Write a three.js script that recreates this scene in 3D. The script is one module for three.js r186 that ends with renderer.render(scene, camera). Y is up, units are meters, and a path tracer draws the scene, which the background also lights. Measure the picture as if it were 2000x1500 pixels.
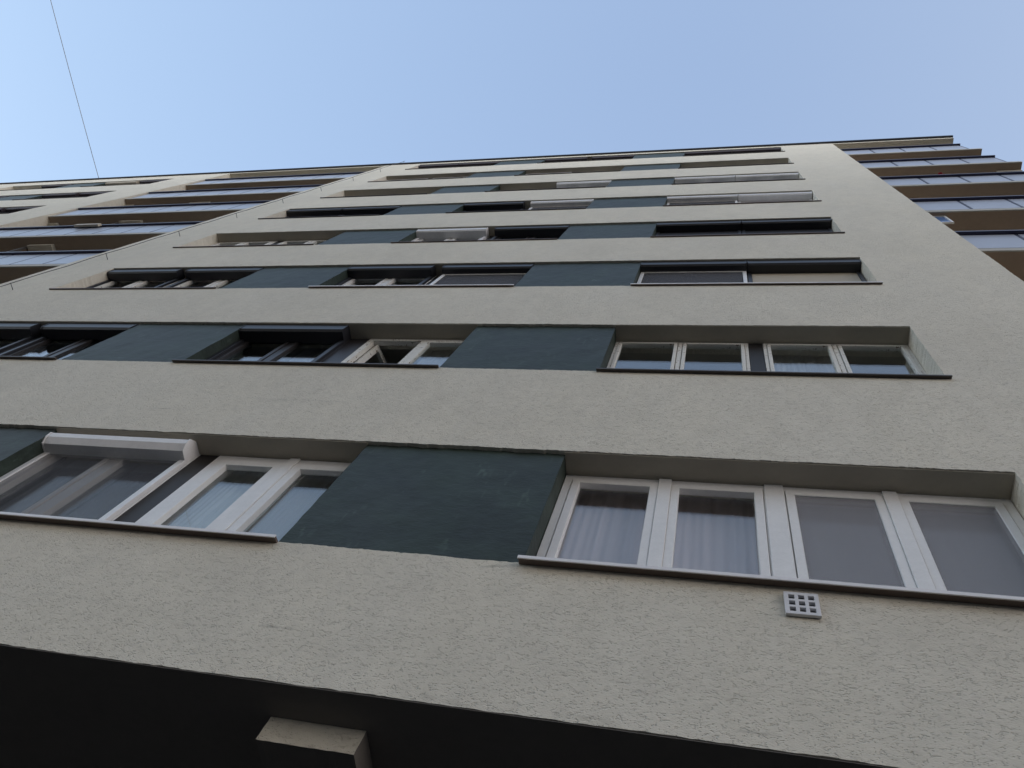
import * as THREE from 'three';
import { mergeGeometries } from 'three/addons/utils/BufferGeometryUtils.js';
import { RoundedBoxGeometry } from 'three/addons/geometries/RoundedBoxGeometry.js';

// ---------------------------------------------------------------- camera, sky, sun, exposure
const scene = new THREE.Scene();
const Y0 = 4.87;                                   // height of the first sill above the street
const camera = new THREE.PerspectiveCamera(2 * Math.atan(750 / 1505.03) * 180 / Math.PI, 4 / 3, 0.05, 900);
{
  const m = new THREE.Matrix4().makeBasis(new THREE.Vector3(0.96763, 0.2422, -0.07089), new THREE.Vector3(-0.02539, 0.37291, 0.92752), new THREE.Vector3(0.25107, -0.8957, 0.36699));
  camera.quaternion.setFromRotationMatrix(m);
  camera.position.set(1.171, Y0 - 3.27, 2.348);
}
const SUN = new THREE.Vector3(-0.62, 0.42, -0.66).normalize();
const sky = (() => {
  const W = 1024, H = 512, d = new Float32Array(W * H * 4), zen = [0.35, 0.483, 0.735], mid = [0.4, 0.44, 0.4], hor = [4.35, 4.05, 3.8];
  for (let j = 0; j < H; j++) for (let i = 0; i < W; i++) {
    const el = ((j + 0.5) / H - 0.5) * Math.PI, az = ((i + 0.5) / W - 0.5) * 2 * Math.PI;
    const y = Math.sin(el), x = Math.cos(el) * Math.cos(az), z = Math.cos(el) * Math.sin(az);
    const q = 1 - Math.max(0, y), t = Math.pow(q, 4), t8 = Math.pow(q, 0.8), g = Math.max(0, x * SUN.x + y * SUN.y + z * SUN.z), gl = 0.05 * g * g * g, hz = 0.08 * x;
    const o = (j * W + i) * 4;
    for (let c = 0; c < 3; c++) d[o + c] = y < 0 ? zen[c] : (zen[c] + mid[c] * t8 + hor[c] * t) * (1 + gl) * (1 + hz * [1.5, 0.1, -0.9][c]) + gl * [0.3, 0.3, 0.25][c];
    d[o + 3] = 1;
  }
  const t = new THREE.DataTexture(d, W, H, THREE.RGBAFormat, THREE.FloatType);
  t.mapping = THREE.EquirectangularReflectionMapping; t.magFilter = THREE.LinearFilter; t.minFilter = THREE.LinearFilter; t.wrapS = THREE.RepeatWrapping; t.needsUpdate = true;
  return t;
})();
scene.background = sky; scene.environment = sky;
const sun = new THREE.DirectionalLight(0xfff0d8, 3);
sun.position.copy(SUN).multiplyScalar(90); sun.castShadow = true;
Object.assign(sun.shadow.camera, { left: -70, right: 70, top: 70, bottom: -70, near: 1, far: 260 }); sun.shadow.mapSize.set(2048, 2048);
scene.add(sun, sun.target);
const renderer = new THREE.WebGLRenderer({ antialias: true });
renderer.toneMapping = THREE.LinearToneMapping;
renderer.toneMappingExposure = 1.0;
renderer.shadowMap.enabled = true;

// ---------------------------------------------------------------- helpers
let seed = 7;
const rnd = () => { seed = (seed * 1664525 + 1013904223) >>> 0; return seed / 4294967296; };
const rr = (a, b) => a + (b - a) * rnd();
const F = (k) => Y0 + 2.8 * k;
function octave(a, N, cx, cy, amp) {               // periodic smooth value noise, cx by cy cells over the tile
  const L = new Float32Array(cx * cy); for (let i = 0; i < L.length; i++) L[i] = rnd() * 2 - 1;
  for (let j = 0; j < N; j++) {
    const v = j / N * cy, j0 = v | 0, fj = v - j0, sj = fj * fj * (3 - 2 * fj), r0 = (j0 % cy) * cx, r1 = ((j0 + 1) % cy) * cx;
    for (let i = 0; i < N; i++) {
      const u = i / N * cx, i0 = u | 0, fi = u - i0, si = fi * fi * (3 - 2 * fi), c0 = i0 % cx, c1 = (i0 + 1) % cx;
      a[j * N + i] += amp * ((L[r0 + c0] * (1 - si) + L[r0 + c1] * si) * (1 - sj) + (L[r1 + c0] * (1 - si) + L[r1 + c1] * si) * sj);
    }
  }
  return a;
}
const toS = (v) => Math.round(255 * Math.min(1, Math.max(0, v <= 0.0031308 ? 12.92 * v : 1.055 * Math.pow(v, 1 / 2.4) - 0.055)));
function tex(N, fill, srgb, metres) {
  const d = new Uint8Array(N * N * 4);
  for (let i = 0; i < N * N; i++) { const c = fill(i); if (srgb) { d[i * 4] = toS(c[0]); d[i * 4 + 1] = toS(c[1]); d[i * 4 + 2] = toS(c[2]); } else d[i * 4] = d[i * 4 + 1] = d[i * 4 + 2] = Math.max(0, Math.min(255, c * 255)); d[i * 4 + 3] = 255; }
  const t = new THREE.DataTexture(d, N, N, THREE.RGBAFormat); t.wrapS = t.wrapT = THREE.RepeatWrapping; t.magFilter = THREE.LinearFilter; t.minFilter = THREE.LinearMipmapLinearFilter; t.generateMipmaps = true;
  if (srgb) t.colorSpace = THREE.SRGBColorSpace; t.repeat.set(1 / metres, 1 / metres); t.needsUpdate = true; return t;
}
// roughcast relief, 1.5 m tile
const ROUGH = (() => {
  const N = 1024, a = new Float32Array(N * N);
  octave(a, N, 36, 60, 0.25); octave(a, N, 64, 150, 0.6); octave(a, N, 130, 320, 0.8); octave(a, N, 300, 512, 0.5);
  return tex(N, (i) => { const v = a[i]; return v > -0.62 ? 0.8 + 0.11 * v : 0.8 - 0.068 + 2.4 * (v + 0.62); }, false, 0.95);
})();
// smooth brushed relief for the green infill, 2 m tile
const BRUSH = (() => { const N = 512, a = new Float32Array(N * N); octave(a, N, 9, 14, 0.5); octave(a, N, 30, 60, 0.4); octave(a, N, 90, 180, 0.35); octave(a, N, 256, 256, 0.2); return tex(N, (i) => 0.5 + 0.3 * a[i], false, 2); })();
// render colour over the whole front, 24 m tile: patches, dirt flecks in the pits, rain marks and hairline cracks
const WALLC = (() => {
  const N = 2048, a = new Float32Array(N * N), b = new Float32Array(N * N), S = N / 24;
  for (const [x, y, m] of [[5, 7, 0.3], [13, 17, 0.3], [41, 37, 0.25], [150, 110, 0.3], [420, 380, 0.3], [1024, 1024, 0.25]]) octave(a, N, x, y, m);
  octave(b, N, 9, 8, 0.5); octave(b, N, 70, 24, 0.5); octave(b, N, 300, 60, 0.3);
  const dark = new Float32Array(N * N);
  const wrap = (v) => ((v % N) + N) % N;
  const dab = (x, y, rx, ry, s) => {               // metres
    const X = x * S, Y = (y + Y0) * S, RX = rx * S, RY = ry * S;
    for (let j = Math.floor(Y - 2 * RY) - 1; j <= Y + 2 * RY + 1; j++) for (let i = Math.floor(X - 2 * RX) - 1; i <= X + 2 * RX + 1; i++) {
      const q = ((i - X) / Math.max(RX, 0.6)) ** 2 + ((j - Y) / Math.max(RY, 0.6)) ** 2; if (q > 4) continue;
      const o = wrap(Math.round(j)) * N + wrap(Math.round(i)); dark[o] = Math.min(0.75, dark[o] + s * Math.exp(-q));
    }
  };
  for (let i = 0; i < 26000; i++) dab(rr(-9.4, 4.4), rr(-1, 21), rr(0.008, 0.022), rr(0.004, 0.008), rr(0.02, 0.09));
  for (let i = 0; i < 30000; i++) dab(rr(-9.4, 4.4), rr(-1.05, 6), rr(0.006, 0.018), rr(0.002, 0.004), rr(0.03, 0.13));
  const crack = (x, y, len, s, w = 0.006) => { let yy = y; for (let t = 0; t < len; t += 0.012) { yy += rr(-0.006, 0.006); if (rnd() > 0.25) dab(x + t, yy, 0.01, w, s * rr(0.2, 0.65)); } };
  for (const [x, y, l, s, w] of [[-2.65, 2.0, 0.6, 0.12, 0.016], [-2.3, 1.97, 0.58, 0.3, 0.006], [-2.5, 1.93, 0.75, 0.06, 0.03], [-3.36, 1.72, 0.16, 0.3, 0.008], [-3.6, 2.2, 0.12, 0.2, 0.008], [-0.9, -0.69, 0.2, 0.5, 0.005], [-1.5, -0.72, 0.6, 0.1, 0.012], [-2.3, -0.66, 0.9, 0.08, 0.016], [0.02, -0.07, 0.14, 0.45, 0.005], [1.64, -0.255, 0.1, 0.55, 0.006], [1.46, -0.13, 0.06, 0.4, 0.015], [1.3, -0.94, 0.16, 0.4, 0.007], [0.6, -0.98, 0.25, 0.35, 0.006], [0.05, -0.99, 0.2, 0.35, 0.006], [0.9, 18.9, 1.2, 0.1, 0.02]]) crack(x, y, l, s, w);
  return tex(N, (i) => {
    const n = 1 + 0.09 * a[i] + 0.035 * Math.max(0, b[i]), k = n * (1 - dark[i]), w = 0.05 * a[(i * 7 + 12345) % (N * N) | 0] * 0 + 0.02 * b[i];
    return [0.69 * k, 0.65 * k * (1 - w * 0.3), 0.548 * k * (1 - w)];
  }, true, 24);
})();
const GREENC = (() => {
  const N = 1024, a = new Float32Array(N * N), b = new Float32Array(N * N), c = new Float32Array(N * N);
  octave(a, N, 7, 12, 0.4); octave(a, N, 26, 40, 0.4); octave(a, N, 90, 150, 0.3); octave(b, N, 12, 9, 0.5); octave(b, N, 40, 40, 0.4); octave(c, N, 60, 18, 0.5); octave(c, N, 240, 90, 0.5);
  return tex(N, (i) => { const k = 1 + 0.5 * a[i], t = 0.5 + 0.5 * b[i], s = c[i] > 0.5 ? 1 + (c[i] - 0.5) * 2 : 1; return [(0.027 + 0.003 * t) * k * s, (0.044 - 0.004 * t) * k * s, (0.031 + 0.005 * t) * k * s]; }, true, 5);
})();
const lin = (r, g, b) => new THREE.Color().setRGB(r, g, b);
const std = (r, g, b, rough = 0.8, more = {}) => new THREE.MeshStandardMaterial({ color: lin(r, g, b), roughness: rough, ...more });
const GRIME = (() => { const N = 512, a = new Float32Array(N * N); octave(a, N, 6, 6, 0.4); octave(a, N, 24, 30, 0.4); octave(a, N, 100, 100, 0.3); octave(a, N, 256, 256, 0.2); return tex(N, (i) => { const v = 0.9 + 0.06 * a[i]; return [v, v * 0.997, v * 0.985]; }, true, 0.9); })();
const PEEL = (() => { const N = 512, a = new Float32Array(N * N); octave(a, N, 8, 30, 0.4); octave(a, N, 30, 60, 0.5); octave(a, N, 120, 160, 0.4); return tex(N, (i) => { const v = a[i]; return v > 0.55 ? [0.16, 0.12, 0.085] : [0.74 + 0.08 * v, 0.73 + 0.08 * v, 0.68 + 0.08 * v]; }, true, 0.8); })();
const M = {
  wall: new THREE.MeshStandardMaterial({ map: WALLC, bumpMap: ROUGH, bumpScale: 0.0045, roughness: 0.95 }),
  green: new THREE.MeshPhysicalMaterial({ map: GREENC, bumpMap: BRUSH, bumpScale: 0.004, roughness: 0.55, specularIntensity: 0.65 }),
  white: new THREE.MeshPhysicalMaterial({ color: lin(0.92, 0.92, 0.91), map: GRIME, roughness: 0.35 }),
  wood: new THREE.MeshStandardMaterial({ map: PEEL, roughness: 0.7 }),
  darkFrame: std(0.035, 0.032, 0.034, 0.4, { map: GRIME }),
  darkBox: std(0.02, 0.021, 0.027, 0.42, { map: GRIME }),
  purple: std(0.055, 0.04, 0.05, 0.6, { map: GRIME }),
  whiteBox: std(0.9, 0.9, 0.91, 0.32, { map: GRIME }),
  pier: std(0.02, 0.018, 0.018, 0.55, { map: GRIME }),
  beige: std(0.55, 0.49, 0.39, 0.6, { map: GRIME }),
  sillAlu: std(0.86, 0.84, 0.84, 0.4, { map: GRIME }),
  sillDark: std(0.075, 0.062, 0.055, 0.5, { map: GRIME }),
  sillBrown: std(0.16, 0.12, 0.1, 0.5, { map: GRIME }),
  glass: new THREE.MeshPhysicalMaterial({ color: lin(0.93, 0.96, 0.96), roughness: 0.02, transmission: 1, thickness: 0, ior: 1.62 }),
  mesh: std(0.1, 0.1, 0.11, 0.8, { transparent: true, opacity: 0.6 }), meshPale: std(0.42, 0.42, 0.45, 0.8, { transparent: true, opacity: 0.4 }), meshDark: std(0.09, 0.09, 0.1, 0.8, { transparent: true, opacity: 0.28 }),
  curtainLilac: new THREE.MeshPhysicalMaterial({ color: lin(0.86, 0.7, 0.72), roughness: 0.95, transmission: 0.25, thickness: 0 }),
  curtainGrey: new THREE.MeshPhysicalMaterial({ color: lin(0.6, 0.6, 0.63), roughness: 0.95, transmission: 0.4, thickness: 0 }),
  curtainWhite: new THREE.MeshPhysicalMaterial({ color: lin(0.8, 0.82, 0.83), roughness: 0.95, transmission: 0.3, thickness: 0 }),
  curtainRed: new THREE.MeshPhysicalMaterial({ color: lin(0.3, 0.14, 0.12), roughness: 0.95, transmission: 0.3, thickness: 0 }),
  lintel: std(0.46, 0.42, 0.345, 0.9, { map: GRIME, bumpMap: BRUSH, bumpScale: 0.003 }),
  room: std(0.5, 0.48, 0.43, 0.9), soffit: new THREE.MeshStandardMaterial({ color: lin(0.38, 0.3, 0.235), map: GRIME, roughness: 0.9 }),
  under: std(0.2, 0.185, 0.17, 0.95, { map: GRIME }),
  navy: std(0.018, 0.018, 0.05, 0.4), rail: std(0.02, 0.02, 0.06, 0.35),
  panel: new THREE.MeshPhysicalMaterial({ color: lin(0.42, 0.45, 0.53), map: GRIME, roughness: 0.3 }),
  slabEdge: std(0.5, 0.49, 0.45, 0.8, { map: GRIME }),
  screenWood: std(0.16, 0.1, 0.06, 0.7), roofMetal: std(0.03, 0.032, 0.045, 0.5), steel: std(0.1, 0.095, 0.09, 0.5, { metalness: 0.4 }),
  vent: std(0.75, 0.75, 0.77, 0.5, { map: GRIME }), ventBack: std(0.05, 0.05, 0.055, 0.9),
  asphalt: std(0.04, 0.04, 0.041, 0.95), paving: std(0.05, 0.049, 0.047, 0.95), kerb: std(0.12, 0.115, 0.11, 0.9),
  opposite: std(0.16, 0.14, 0.115, 0.95, { bumpMap: ROUGH, bumpScale: 0.006 }), red: std(0.3, 0.015, 0.02, 0.8), leaf: std(0.05, 0.09, 0.03, 0.8), pot: std(0.3, 0.12, 0.06, 0.8), blueGlass: std(0.1, 0.2, 0.42, 0.15), cable: std(0.3, 0.32, 0.35, 0.6),
};
const counts = {};
function top(o, name, label, category, group) {
  const n = counts[name] = (counts[name] ?? -1) + 1; o.name = n ? `${name}_${String(n).padStart(3, '0')}` : name;
  o.userData = { label, category }; if (group) o.userData.group = group; scene.add(o); return o;
}
function structure(name, geo, mat) { const m = new THREE.Mesh(geo, mat); m.name = name; m.userData = { kind: 'structure' }; m.castShadow = m.receiveShadow = true; scene.add(m); return m; }
function part(name, geo, mat, parent, p = [0, 0, 0]) { const m = new THREE.Mesh(geo, mat); m.name = name; m.position.set(...p); m.castShadow = m.receiveShadow = true; parent.add(m); return m; }
function grp(name, parent, p = [0, 0, 0]) { const g = new THREE.Group(); g.name = name; g.position.set(...p); parent.add(g); return g; }
const cache = new Map();
const once = (key, f) => { if (!cache.has(key)) cache.set(key, f()); return cache.get(key); };
function boxUV(g) {                                // uv in metres on boxes
  const p = g.attributes.position, n = g.attributes.normal, uv = g.attributes.uv;
  for (let i = 0; i < p.count; i++) { const ax = Math.abs(n.getX(i)), ay = Math.abs(n.getY(i)), az = Math.abs(n.getZ(i)); if (az >= ax && az >= ay) uv.setXY(i, p.getX(i), p.getY(i)); else if (ax >= ay) uv.setXY(i, p.getZ(i), p.getY(i)); else uv.setXY(i, p.getX(i), p.getZ(i)); }
  return g;
}
// box from its low corner (0,0,0), slightly rounded when asked
const bx = (w, h, d, r = 0) => once(`b${w.toFixed(4)},${h.toFixed(4)},${d.toFixed(4)},${r}`, () => { const g = r ? new RoundedBoxGeometry(w, h, d, 2, r) : new THREE.BoxGeometry(w, h, d); g.translate(w / 2, h / 2, d / 2); return boxUV(g.index ? g : g); });
const span = (x0, x1, y0, y1, z0, z1) => { const g = new THREE.BoxGeometry(x1 - x0, y1 - y0, z1 - z0); g.translate((x0 + x1) / 2, (y0 + y1) / 2, (z0 + z1) / 2); return boxUV(g); };
function rectPath(P, x0, y0, x1, y1, step, j, ccw) { // a rectangle with a slightly ragged trowelled edge
  const c = [[x0, y0], [x1, y0], [x1, y1], [x0, y1]]; if (!ccw) c.reverse(); let first = true;
  for (let s = 0; s < 4; s++) {
    const [ax, ay] = c[s], [bx_, by] = c[(s + 1) % 4], L = Math.hypot(bx_ - ax, by - ay), n = Math.max(1, Math.round(L / step)); let drift = 0;
    for (let i = 0; i < n; i++) { const t = i / n; drift = drift * 0.8 + rr(-j, j) * 0.5; const q = i ? drift + rr(-j, j) * 0.6 : 0, nx = (by - ay) / L, ny = -(bx_ - ax) / L; const qq = Math.max(-0.007, Math.min(0.007, q)), x = ax + (bx_ - ax) * t + nx * qq, y = ay + (by - ay) * t + ny * qq; if (first) { P.moveTo(x, y); first = false; } else P.lineTo(x, y); }
  }
  P.closePath(); return P;
}
function ring(w, h, t, d, post = 0, b = 0.003) {   // frame with an optional middle post, low corner at the origin, front at z = d
  return once(`r${w.toFixed(3)},${h.toFixed(3)},${t},${d},${post}`, () => {
    const s = new THREE.Shape(); s.moveTo(b, b); s.lineTo(w - b, b); s.lineTo(w - b, h - b); s.lineTo(b, h - b); s.closePath();
    const hole = (x0, x1) => { const p = new THREE.Path(); p.moveTo(x0 - b, t - b); p.lineTo(x0 - b, h - t + b); p.lineTo(x1 + b, h - t + b); p.lineTo(x1 + b, t - b); p.closePath(); s.holes.push(p); };
    if (post) { hole(t, w / 2 - post / 2); hole(w / 2 + post / 2, w - t); } else hole(t, w - t);
    const g = new THREE.ExtrudeGeometry(s, { depth: d - 2 * b, bevelEnabled: true, bevelThickness: b, bevelSize: b, bevelSegments: 1 }); g.translate(0, 0, b); return g;
  });
}
function profileX(key, pts, len) {                 // closed profile (z, y) swept along x
  return once(key + len.toFixed(3), () => { const s = new THREE.Shape(); pts.forEach(([z, y], i) => i ? s.lineTo(z, y) : s.moveTo(z, y)); s.closePath(); const g = new THREE.ExtrudeGeometry(s, { depth: len, bevelEnabled: false }); g.rotateY(Math.PI / 2); g.scale(1, 1, -1); const ix = g.index; g.computeVertexNormals(); if (!ix) { const p = g.attributes.position.array, u = g.attributes.uv.array; for (let i = 0; i < p.length; i += 9) { for (let c = 0; c < 3; c++) { const t = p[i + 3 + c]; p[i + 3 + c] = p[i + 6 + c]; p[i + 6 + c] = t; } const k = i / 9 * 6; for (let c = 0; c < 2; c++) { const t = u[k + 2 + c]; u[k + 2 + c] = u[k + 4 + c]; u[k + 4 + c] = t; } } g.computeVertexNormals(); } return g; });
}

// ---------------------------------------------------------------- ground
structure('ground', (() => { const g = new THREE.PlaneGeometry(500, 500); g.rotateX(-Math.PI / 2); g.translate(0, -0.16, 0); return g; })(), M.asphalt);
structure('road', span(-120, 120, -0.156, -0.13, 5.2, 19), M.asphalt);
structure('pavement', span(-120, 120, -0.15, 0, -14, 5), M.paving);
structure('kerb', span(-120, 120, -0.152, 0.004, 5.002, 5.16), M.kerb);
structure('pavement_opposite', span(-120, 120, -0.15, 0, 19.2, 48), M.paving);

// ---------------------------------------------------------------- the tower block
const block = top(new THREE.Group(), 'apartment_building', 'tall cream rendered apartment block with dark green infill panels and glass balconies', 'building');
const WB = Y0 - 1.009, WT = Y0 + 21.2;             // underside of the front, top of the front
const XL = -9.375, XR = 4.307, H = 1.301;
const C = { l0: -8.11, l1: -5.39, m0: -3.96, m1: -1.222, r0: 0.225, r1: 2.904 };
function frontWall(x0, x1, holes, dy = 0) {
  const s = rectPath(new THREE.Shape(), x0, WB, x1, WT, 0.025, 0.0034, true);
  for (const [a, b, k] of holes) s.holes.push(rectPath(new THREE.Path(), a, F(k) + dy, b, F(k) + dy + H, k < 2 ? 0.018 : k < 4 ? 0.035 : 0.08, k < 2 ? 0.0045 : 0.006, false));
  const g = new THREE.ExtrudeGeometry(s, { depth: 0.3, bevelEnabled: false }); g.translate(0, 0, -0.3); return g;
}
const KS = [0, 1, 2, 3, 4, 5, 6, 7];
part('wall', frontWall(XL, XR, KS.map((k) => [C.l0, C.r1, k])), M.wall, block);
const LB = { x0: -26, x1: -15.2, w0: -23.8, w1: -21.07, w2: -19.62, w3: -16.9, dy: -0.6 };
part('wall', frontWall(LB.x0, LB.x1, [4, 5, 6, 7].map((k) => [LB.w0, LB.w3, k]), LB.dy), M.wall, block);
// side walls of the bays, loggia backs, end and rear walls, interior
for (const [a, b] of [[XL, XL + 0.3], [XR - 0.3, XR], [LB.x1 - 0.3, LB.x1], [LB.x0, LB.x0 + 0.3]]) part('side_wall', span(a, b, WB + 0.02, WT - 0.01, -1.6, -0.302), M.wall, block);
part('loggia_wall', span(LB.x1 + 0.002, XL - 0.002, WB + 0.02, WT - 0.01, -1.6, -1.35), M.wall, block);
part('loggia_wall', span(XR + 0.002, 7.1, WB + 0.02, WT - 0.01, -1.6, -1.35), M.wall, block);
part('end_wall', span(6.85, 7.1, 0, WT - 0.01, -11.7, -1.602), M.wall, block);
part('end_wall', span(LB.x0, LB.x0 + 0.3, 0, WT - 0.01, -11.7, -1.602), M.wall, block);
part('rear_wall', span(LB.x0, 7.1, 0, WT - 0.01, -12, -11.702), M.wall, block);
part('room_wall', span(LB.x0 + 0.31, 6.84, WB, WT - 0.02, -5, -4.8), M.room, block);
for (const k of [...KS, 8]) part('floor_slab', span(XL + 0.31, XR - 0.31, F(k) - 0.95, F(k) - 0.75, -4.79, -0.31), M.room, block);
for (const k of [4, 5, 6, 7, 8]) part('floor_slab', span(LB.x0 + 0.31, LB.x1 - 0.31, F(k) - 0.95, F(k) - 0.75, -4.79, -0.31), M.room, block);
for (const x of [-4.7, -0.5]) for (const k of KS) part('partition_wall', span(x - 0.06, x + 0.06, F(k) - 0.748, F(k) + 1.848, -4.79, -0.31), M.room, block);
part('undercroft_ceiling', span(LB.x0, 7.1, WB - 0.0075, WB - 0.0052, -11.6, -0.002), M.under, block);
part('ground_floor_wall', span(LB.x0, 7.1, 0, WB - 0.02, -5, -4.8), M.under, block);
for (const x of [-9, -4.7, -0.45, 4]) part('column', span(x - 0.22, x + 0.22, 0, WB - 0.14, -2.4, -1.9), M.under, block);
{ // downstand beam under the overhang, its ragged front end shows
  const s = rectPath(new THREE.Shape(), -0.685, WB - 0.135, -0.225, WB - 0.0078, 0.03, 0.0018, true);
  const g = new THREE.ExtrudeGeometry(s, { depth: 3.3, bevelEnabled: false }); g.translate(0, 0, -3.5); part('downstand_beam', g, [M.wall, M.under], block);  // cream front; shade of sides and underside put in as a darker material
}
part('roof', span(LB.x0 - 0.05, 7.15, WT - 0.009, WT + 0.05, -12.05, -0.05), M.roofMetal, block);
part('roof_flashing', span(LB.x0 - 0.05, 7.42, WT + 0.002, WT + 0.12, -0.049, 0.05), M.roofMetal, block);
for (const [a, b] of [[LB.x1 + 0.004, XL - 0.004], [XR + 0.004, 7.4]]) part('fascia', span(a, b, WT - 0.16, WT - 0.001, -0.25, -0.004), M.wall, block);
for (const [a, b] of [[LB.x1 + 0.004, XL - 0.004], [XR + 0.004, 7.42]]) part('roof_soffit', span(a, b, WT - 0.15, WT - 0.05, -1.34, -0.252), M.soffit, block);
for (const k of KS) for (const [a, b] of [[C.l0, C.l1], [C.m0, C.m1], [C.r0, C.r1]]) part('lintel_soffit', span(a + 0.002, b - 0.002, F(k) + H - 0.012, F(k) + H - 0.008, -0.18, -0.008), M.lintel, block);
// green infill panels between the windows
function infill(a, b, k, dy = 0) { const g = new THREE.BoxGeometry(b - a, H + 0.01, 0.27, 24, 12, 2), p = g.attributes.position; for (let i = 0; i < p.count; i++) if (p.getZ(i) > 0.13) p.setZ(i, p.getZ(i) + rr(-0.003, 0.003)); g.computeVertexNormals(); g.translate((a + b) / 2, F(k) + dy + H / 2, -0.165); boxUV(g); part('infill_panel', g, M.green, block); }
for (const k of KS) { infill(C.l1, C.m0, k); infill(C.m1, C.r0, k); }
for (const k of [4, 5, 6, 7]) infill(LB.w1, LB.w2, k, LB.dy);

// ---------------------------------------------------------------- windows
function curtain(w, h, mat, parent, p, folds) {
  const g = once(`c${w.toFixed(3)},${folds}`, () => { const g = new THREE.PlaneGeometry(w, h, 90, 4), q = g.attributes.position; for (let i = 0; i < q.count; i++) { const x = q.getX(i) / w; q.setZ(i, 0.009 * Math.sin(x * folds * 6.283 + 2.6 * Math.sin(x * 7.3)) * (0.6 + 0.4 * Math.sin(x * 5 + 1)) + 0.003 * Math.sin(x * folds * 17.1 + 2)); } g.computeVertexNormals(); g.translate(w / 2, h / 2, 0); return g; });
  part('curtain', g, mat, parent, p);
}
const BOXO = [[-0.173, 0], [-0.07, 0], [-0.022, -0.055], [-0.03, -0.105], [-0.065, -0.16], [-0.173, -0.165]], BOXS = [[-0.173, 0], [-0.045, 0], [-0.022, -0.02], [-0.022, -0.14], [-0.045, -0.165], [-0.173, -0.165]];
const grow = (p) => p.map(([z, y]) => [z < -0.17 ? z : z + 0.005, y > -0.01 ? y + 0.004 : y < -0.1 ? y - 0.005 : y]);
function unit(g, ux, uw, o) {
  const fr = o.fr ?? 0.05, sf = o.sf ?? 0.045, post = o.post ?? 0.05, fm = M[o.frame ?? 'wood'], zf = -0.235, yTop = H - 0.012;
  part('frame', ring(uw - 0.006, yTop - 0.006, fr, 0.06, post), fm, g, [ux + 0.003, 0.003, zf]);
  const sw = (uw - 2 * fr - post) / 2;
  for (let s = 0; s < 2; s++) {
    const x = ux + fr + s * (sw + post);
    if (o.open === s) { const q = grp('open_sash', g, [x + 0.01, fr, -0.235]); q.rotation.y = 1.25; part('sash_frame', ring(sw - 0.02, H - 2 * fr - 0.01, sf, 0.045), fm, q); continue; }
    part('sash', ring(sw - 0.014, H - 2 * fr - 0.02, sf, 0.05), fm, g, [x + 0.007, fr + 0.004, zf + 0.018]);
    part('pane', bx(sw - 2 * sf, H - 2 * fr - 2 * sf - 0.012, 0.008), M.glass, g, [x + sf, fr + sf, zf + (o.frame === 'white' ? 0.018 : 0.036)]);
    if (o.curtain?.[s]) curtain(sw + 0.06, H + 0.2, M[o.curtain[s]], g, [x - 0.03, -0.1, -0.34 - s * 0.002], o.folds ?? 5);
  }
  if (o.strip) part('mullion_cover', bx(post + 0.012, H - 0.03, 0.014, 0.004), fm, g, [ux + uw / 2 - post / 2 - 0.006, 0.008, zf + 0.061]);
  if (o.box) {
    const bm = M[o.box], w = uw - 0.012, oct = o.oct ? 'o' : 's', BP = o.oct ? BOXO : BOXS;
    part('shutter_box', profileX('box' + oct, BP, w - 0.02), bm, g, [ux + 0.016, H - 0.018, 0]);
    for (const e of [0, 1]) part('end_cap', profileX('cap' + oct, grow(BP), 0.011), bm, g, [ux + 0.004 + e * (w - 0.012), H - 0.018, 0]);
    const hr = H - 0.185;
    for (const e of [0, 1]) part('guide_rail', bx(0.05, hr, 0.035, 0.004), o.rail ? M[o.rail] : bm, g, [ux + 0.005 + e * (uw - 0.062), 0.006, -0.173]);
    if (o.shut) {
      const n = Math.floor(o.shut * hr / 0.04), list = []; for (let i = 0; i < n; i++) { const b = new RoundedBoxGeometry(uw - 0.11, 0.0385, 0.012, 1, 0.004); b.translate(ux + uw / 2, hr - 0.02 - i * 0.04, -0.158); list.push(b); }
      part('roller_shutter', mergeGeometries(list), M[o.shutMat ?? o.box], g);
    }
  }
  if (o.fly) part('insect_screen', bx(uw - 0.11, H - 0.2, 0.002), M.meshDark, g, [ux + 0.055, 0.01, -0.15]);
  if (o.netting) for (let s = 0; s < 2; s++) part('insect_screen', bx(sw - 0.08, H - 2 * fr - 0.08, 0.002), M.meshPale, g, [ux + fr + s * (sw + post) + 0.04, fr + 0.04, -0.178]);
  if (o.screen) {
    const sh = o.box ? H - 0.185 : H - 0.03;
    part('screen_frame', ring(uw - 0.02, sh, 0.045, 0.025), M.white, g, [ux + 0.01, 0.012, -0.138]);
    part('insect_screen', bx(uw - 0.1, sh - 0.08, 0.002), M.mesh, g, [ux + 0.05, 0.05, -0.128]);
  }
}
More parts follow.
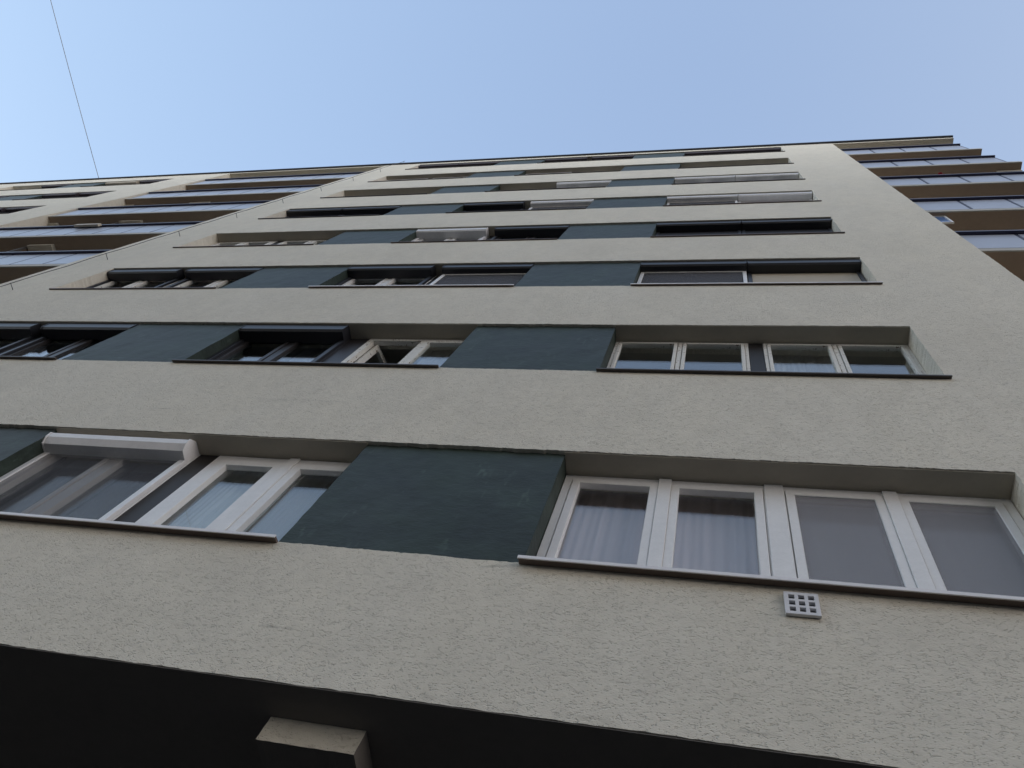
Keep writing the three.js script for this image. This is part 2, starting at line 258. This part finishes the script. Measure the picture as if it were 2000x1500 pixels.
function windowAt(x0, x1, k, o, dy = 0) {
  const W = x1 - x0 + (o.tuck ?? 0), g = grp('window', block, [x0, F(k) + dy, 0]), pier = o.pier ?? 0.14, uw = (W - pier) / 2;
  if (pier > 0.04) part('pier', bx(pier - 0.004, H, 0.06), M[o.pierMat ?? 'pier'], g, [uw + 0.002, 0, -0.24]);
  if (o.cover) part('cover_strip', bx(0.115, H - 0.02, 0.012, 0.004), M.white, g, [W / 2 - 0.0575, 0.01, -0.177]);
  unit(g, 0, uw, o.a ?? {}); unit(g, uw + pier, uw, o.b ?? {});
  if (o.label) g.userData.label = o.label;
  const p = (k < 2 ? 0.032 : 0.022) + (o.lip ?? 0), alu = o.sill === 'sillAlu';
  part('sill', profileX('sill' + p, [[-0.24, 0.004], [p, -0.012], [p, -0.03], [p - 0.006, -0.03], [p - 0.006, -0.022], [-0.001, -0.02], [-0.001, -0.0018], [-0.24, -0.0018]].map(([z, y]) => [z, y + 0.006]), x1 - x0 + 0.03), M[alu ? 'sillBrown' : o.sill ?? 'sillDark'], g, [-0.004, 0, 0]);  // aluminium sills get a brown body: the underside's shade is put into its colour
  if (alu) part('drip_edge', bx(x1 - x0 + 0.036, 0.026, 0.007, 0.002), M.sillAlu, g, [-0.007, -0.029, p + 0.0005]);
  return g;
}
const dk = { frame: 'darkFrame', box: 'darkBox' }, wd = { frame: 'wood' }, wt = { frame: 'white', fr: 0.06, sf: 0.06 };
const list = {
  // storey: [left, middle, right]
  0: [{ a: dk, b: dk },
    { tuck: 0.06, label: 'white framed window with a white roller shutter box at its left half', sill: 'sillAlu', lip: 0.012, pier: 0.17, a: { frame: 'white', box: 'whiteBox', oct: 1, post: 0.07, curtain: ['curtainGrey', 'curtainGrey'], fly: 1 }, b: { frame: 'white', fr: 0.075, sf: 0.07, post: 0.07, strip: 1, curtain: ['curtainWhite', 'curtainGrey'] } },
    { label: 'wide white framed window with four casements and lilac curtains', sill: 'sillAlu', lip: 0.012, pier: 0.012, cover: 1, a: { frame: 'white', fr: 0.055, sf: 0.052, post: 0.07, strip: 1, curtain: ['curtainLilac', 'curtainLilac'], folds: 4 }, b: { frame: 'white', fr: 0.055, sf: 0.052, post: 0.07, strip: 1, curtain: ['curtainGrey', 'curtainGrey'], folds: 2, netting: 1 } }],
  1: [{ a: { ...dk, curtain: ['curtainGrey', 'curtainGrey'] }, b: { ...dk } },
    { tuck: 0.05, label: 'window with dark roller shutter box and one old white sash standing open', sill: 'sillDark', pier: 0.22, pierMat: 'darkFrame', a: { ...dk, curtain: [null, 'curtainGrey'] }, b: { ...wd, fr: 0.06, sf: 0.06, open: 0, curtain: [null, 'curtainGrey'] } },
    { label: 'old white painted wooden window of four casements with peeling paint', sill: 'sillDark', pier: 0.13, a: { ...wd, fr: 0.03, sf: 0.032, post: 0.04 }, b: { ...wd, fr: 0.03, sf: 0.032, post: 0.04, curtain: ['curtainGrey', null] } }],
  2: [{ sill: 'sillBrown', a: { ...wd, box: 'darkBox', curtain: [null, 'curtainRed'] }, b: { ...wd, box: 'darkBox', curtain: ['curtainRed', 'curtainRed'] } },
    { sill: 'sillAlu', a: { frame: 'white', box: 'darkBox' }, b: { ...dk, screen: true } },
    { label: 'window with dark shutter box, white framed insect screen and lowered beige shutter', sill: 'sillAlu', pier: 0, a: { ...dk, screen: true }, b: { ...dk, shut: 0.95, shutMat: 'beige' } }],
  3: [{ sill: 'sillBrown', a: wd, b: wd }, { sill: 'sillBrown', a: { ...wt, box: 'whiteBox' }, b: dk }, { sill: 'sillBrown', pier: 0, a: { ...dk, shut: 0.4 }, b: { ...dk, shut: 0.4 } }],
  4: [{ a: dk, b: dk, pier: 0 }, { a: dk, b: { ...wt, box: 'whiteBox', screen: true } }, { sill: 'sillBrown', pier: 0, a: { ...wt, box: 'whiteBox', screen: true }, b: { ...wt, box: 'whiteBox', shut: 0.9 } }],
  5: [{ a: wd, b: wd }, { a: wd, b: { ...wt, box: 'whiteBox' } }, { pier: 0, a: { ...wt, box: 'whiteBox' }, b: { ...wt, box: 'whiteBox' } }],
  6: [{ a: { ...wt, screen: true }, b: { ...wt, screen: true } }, { a: { ...wt, screen: true }, b: wd }, { a: wd, b: wd }],
  7: [{ a: { frame: 'darkFrame', box: 'purple', shut: 0.8 }, b: { frame: 'darkFrame', box: 'purple' }, pier: 0 }, { a: { frame: 'darkFrame', box: 'purple' }, b: { frame: 'darkFrame', box: 'purple' } }, { a: { frame: 'darkFrame', box: 'purple' }, b: { frame: 'darkFrame', box: 'purple' }, pier: 0 }],
};
for (const k of KS) { windowAt(C.l0, C.l1, k, list[k][0]); windowAt(C.m0, C.m1, k, list[k][1]); windowAt(C.r0, C.r1, k, list[k][2]); }
for (const k of [4, 5, 6, 7]) { windowAt(LB.w2, LB.w3, k, k === 7 ? { a: { ...wd, box: 'beige' }, b: { ...wd, box: 'purple' } } : { a: { frame: 'darkFrame', box: 'purple' }, b: { frame: 'darkFrame', box: 'purple' } }, LB.dy); windowAt(LB.w0, LB.w1, k, { a: wd, b: { frame: 'darkFrame', box: 'purple' } }, LB.dy); }

// ---------------------------------------------------------------- balconies in the loggias
const ZB = -0.06, SB = 1.74, SHc = 0.13, RH = 1.0;
function balcony(x0, x1, k, gap0, gap1, o = {}) {
  const g = grp('balcony', block, [x0, F(k) + SB, 0]), W = x1 - x0;
  part('slab', bx(W, SHc, 1.28), M.soffit, g, [0, 0, -1.345]);
  part('slab_edge', bx(W, SHc + 0.004, 0.02), M.slabEdge, g, [0, -0.002, ZB - 0.005]);
  const n = Math.round((W - gap0 - gap1) / 0.76), pw = (W - gap0 - gap1) / n;
  for (let i = 0; i < n; i++) part('balustrade_panel', bx(pw - 0.05, RH - 0.2, 0.012), M.panel, g, [gap0 + i * pw + 0.025, SHc + 0.03, ZB]);
  for (let i = 0; i <= n; i++) part('post', bx(0.03, RH - 0.14, 0.04), M.navy, g, [gap0 + i * pw - 0.015, SHc + 0.002, ZB - 0.03]);
  part('top_rail', bx(W - gap0 - gap1 + 0.03, 0.06, 0.088, 0.008), M.rail, g, [gap0 - 0.015, RH - 0.02, ZB - 0.028]);
  for (const [a, b] of o.beams ?? []) part('downstand_beam', bx(b - a, 0.09, 1.1), M.wall, g, [a - x0, -0.091, -1.31]);
  if (o.divider) { part('divider_screen', bx(0.03, 2.66, 1.05), M.screenWood, g, [o.divider - x0, SHc - 2.8 + 0.004, -1.34]); part('divider_post', bx(0.05, 2.66, 0.05), M.steel, g, [o.divider - x0 - 0.01, SHc - 2.8 + 0.004, -0.288]); }
}
for (let k = 0; k <= 6; k++) {
  balcony(LB.x1 + 0.003, XL - 0.003, k, 0.05, 0.02, { beams: [[-13.05, -12.42], [LB.x1 + 0.005, -14.93]], divider: -13.1 });
  balcony(XR + 0.003, 7.42, k, 0.02, 0.25, { beams: [[6.95, 7.42]] });
}
for (const [a, b] of [[-13.05, -12.42], [LB.x1 + 0.005, -14.93], [6.95, 7.42]]) part('downstand_beam', span(a, b, WT - 0.24, WT - 0.151, -1.31, -0.21), M.wall, block);

// ---------------------------------------------------------------- smaller things
{ // ventilation grille
  const v = top(new THREE.Group(), 'ventilation_grille', 'small square white grille with nine openings, set in the render below the window', 'vent');
  v.position.set(1.522, Y0 - 0.232, 0.001);
  const s = new THREE.Shape(); s.moveTo(0, 0); s.lineTo(0.15, 0); s.lineTo(0.15, 0.158); s.lineTo(0, 0.158); s.closePath();
  for (let i = 0; i < 3; i++) for (let j = 0; j < 3; j++) { const x = 0.018 + i * 0.043, y = 0.018 + j * 0.045, p = new THREE.Path(); p.moveTo(x, y); p.lineTo(x, y + 0.031); p.lineTo(x + 0.029, y + 0.031); p.lineTo(x + 0.029, y); p.closePath(); s.holes.push(p); }
  part('grille_plate', new THREE.ExtrudeGeometry(s, { depth: 0.014, bevelEnabled: true, bevelThickness: 0.001, bevelSize: 0.001, bevelSegments: 1 }), M.vent, v, [0, 0, 0.005]);
  part('back_plate', bx(0.146, 0.154, 0.003), M.ventBack, v, [0.002, 0.002, 0.0005]);
}
{ // lightning conductor on stand-off brackets
  const x = -8.78, l = top(new THREE.Group(), 'lightning_conductor', 'thin dark lightning conductor wire on stand-off brackets down the corner of the cream wall', 'wire');
  l.position.set(x, 0, 0);
  const pts = []; for (let i = 0; i <= 60; i++) pts.push(new THREE.Vector3(0.01 * Math.sin(i * 1.3), 0.4 + i / 60 * (WT - 0.3), 0.1 + 0.004 * Math.sin(i * 2.1)));
  part('wire', new THREE.TubeGeometry(new THREE.CatmullRomCurve3(pts), 120, 0.006, 6), M.steel, l);
  for (let y = Y0 - 0.26; y < WT; y += 1.95) part('bracket', once('brk', () => { const g = new THREE.CylinderGeometry(0.005, 0.006, 0.11, 6); g.rotateX(Math.PI / 2); g.translate(0, 0, 0.053); return g; }), M.steel, l, [0, y, 0]);
}
{ // roof wire loop
  const c = new THREE.CatmullRomCurve3([[-8.95, -0.02], [-8.85, 0.25], [-8.5, 0.32], [-8.1, 0.3], [-7.95, 0.28], [-7.93, -0.02]].map(([x, y]) => new THREE.Vector3(x, WT + 0.1 + y, 0)));
  const m = new THREE.Mesh(new THREE.TubeGeometry(c, 40, 0.012, 6), M.steel); m.castShadow = m.receiveShadow = true;
  top(m, 'roof_wire', 'short loop of dark wire standing up from the roof edge', 'wire');
}
{ // overhead cable from roof to roof across the street
  const a = new THREE.Vector3(-20.9, WT + 0.12, 0), b = new THREE.Vector3(-20.7, Y0 + 22, 29.3), p = []; for (let i = 0; i <= 40; i++) { const t = i / 40, q = a.clone().lerp(b, t); q.y -= 1.6 * t * (1 - t); p.push(q); }
  const m = new THREE.Mesh(new THREE.TubeGeometry(new THREE.CatmullRomCurve3(p), 120, 0.011, 6), M.cable); m.castShadow = m.receiveShadow = true;
  top(m, 'overhead_cable', 'thin dark cable running across the sky to the roof edge', 'cable');
}
{ // red flowers behind a balcony rail
  const f = top(new THREE.Group(), 'potted_flowers', 'small pot of red flowers behind the balcony rail beside the right edge', 'plant');
  f.position.set(5.5, F(4) + SB + SHc, -0.2);
  part('pot', once('pot', () => new THREE.LatheGeometry([[0, 0], [0.06, 0], [0.085, 0.16], [0.095, 0.16], [0.095, 0.18], [0.07, 0.18], [0.06, 0.14], [0, 0.14]].map((q) => new THREE.Vector2(...q)), 14)), M.pot, f);
  const stem = [], bloom = [];
  for (const [tx, h] of [[0.14, 1.62], [-0.14, 1.3], [0.02, 1.05], [0.2, 1.15]]) { const t = new THREE.Vector3(tx, h, 0.1); stem.push(new THREE.TubeGeometry(new THREE.CatmullRomCurve3([new THREE.Vector3(0, 0.14, 0), new THREE.Vector3(t.x * 0.3, h * 0.6, t.z * 0.3), t]), 6, 0.006, 4)); for (let j = 0; j < 6; j++) { const b = new THREE.IcosahedronGeometry(0.026, 0); b.scale(1, 0.6, 1); b.translate(t.x + rr(-0.05, 0.05), h + rr(-0.02, 0.03), t.z + rr(-0.03, 0.03)); bloom.push(b); } }
  part('stem', mergeGeometries(stem), M.leaf, f); part('blossom', mergeGeometries(bloom), M.red, f);
}
{ // white planter hooked on the left balcony rail
  const p = top(new THREE.Group(), 'planter_box', 'long pale planter box hooked over a balcony rail left of the cream wall', 'planter'); p.position.set(-12.62, F(3) + SB + RH - 0.14, -0.014);
  const t = 0.008, d = 0.05, h = 0.11; part('trough', mergeGeometries([span(0, 0.64, 0, t, 0, d), span(0, 0.64, t, h, 0, t), span(0, 0.64, t, h, d - t, d), span(0, t, t, h, t, d - t), span(0.64 - t, 0.64, t, h, t, d - t)]), M.beige, p); part('soil', span(t + 0.001, 0.64 - t - 0.001, 0.02, h - 0.02, t + 0.001, d - t - 0.001), M.pot, p);
}
{ // white framed blue pane hung under the right balcony ceiling
  const p = top(new THREE.Group(), 'hanging_panel', 'small blue pane in a white frame under the balcony ceiling beside the wall edge', 'panel'); p.position.set(4.36, F(3) + SB - 0.54, -0.14);
  part('frame', ring(0.27, 0.53, 0.028, 0.03), M.white, p); part('pane', bx(0.22, 0.48, 0.008), M.blueGlass, p, [0.025, 0.025, 0.01]);
}
// ---------------------------------------------------------------- the block across the street
{
  const o = top(new THREE.Group(), 'opposite_building', 'beige apartment block across the street behind the viewer', 'building');
  o.position.set(-9, 0, 29);
  part('wall', span(-34, 34, 0, 26.6, 0, 12), M.opposite, o); part('roof', span(-34.2, 34.2, 26.602, 26.8, -0.2, 12.2), M.roofMetal, o);
  const fg = ring(1.5, 1.5, 0.07, 0.05, 0.06), pg = bx(1.36, 1.36, 0.01);
  for (let k = 0; k < 8; k++) for (let i = 0; i < 16; i++) { const g = grp('window', o, [-32 + i * 4.1, 3.6 + k * 2.8, -0.055]); part('frame', fg, M.white, g); part('pane', pg, M.navy, g, [0.07, 0.07, 0.03]); }
}
renderer.render(scene, camera);
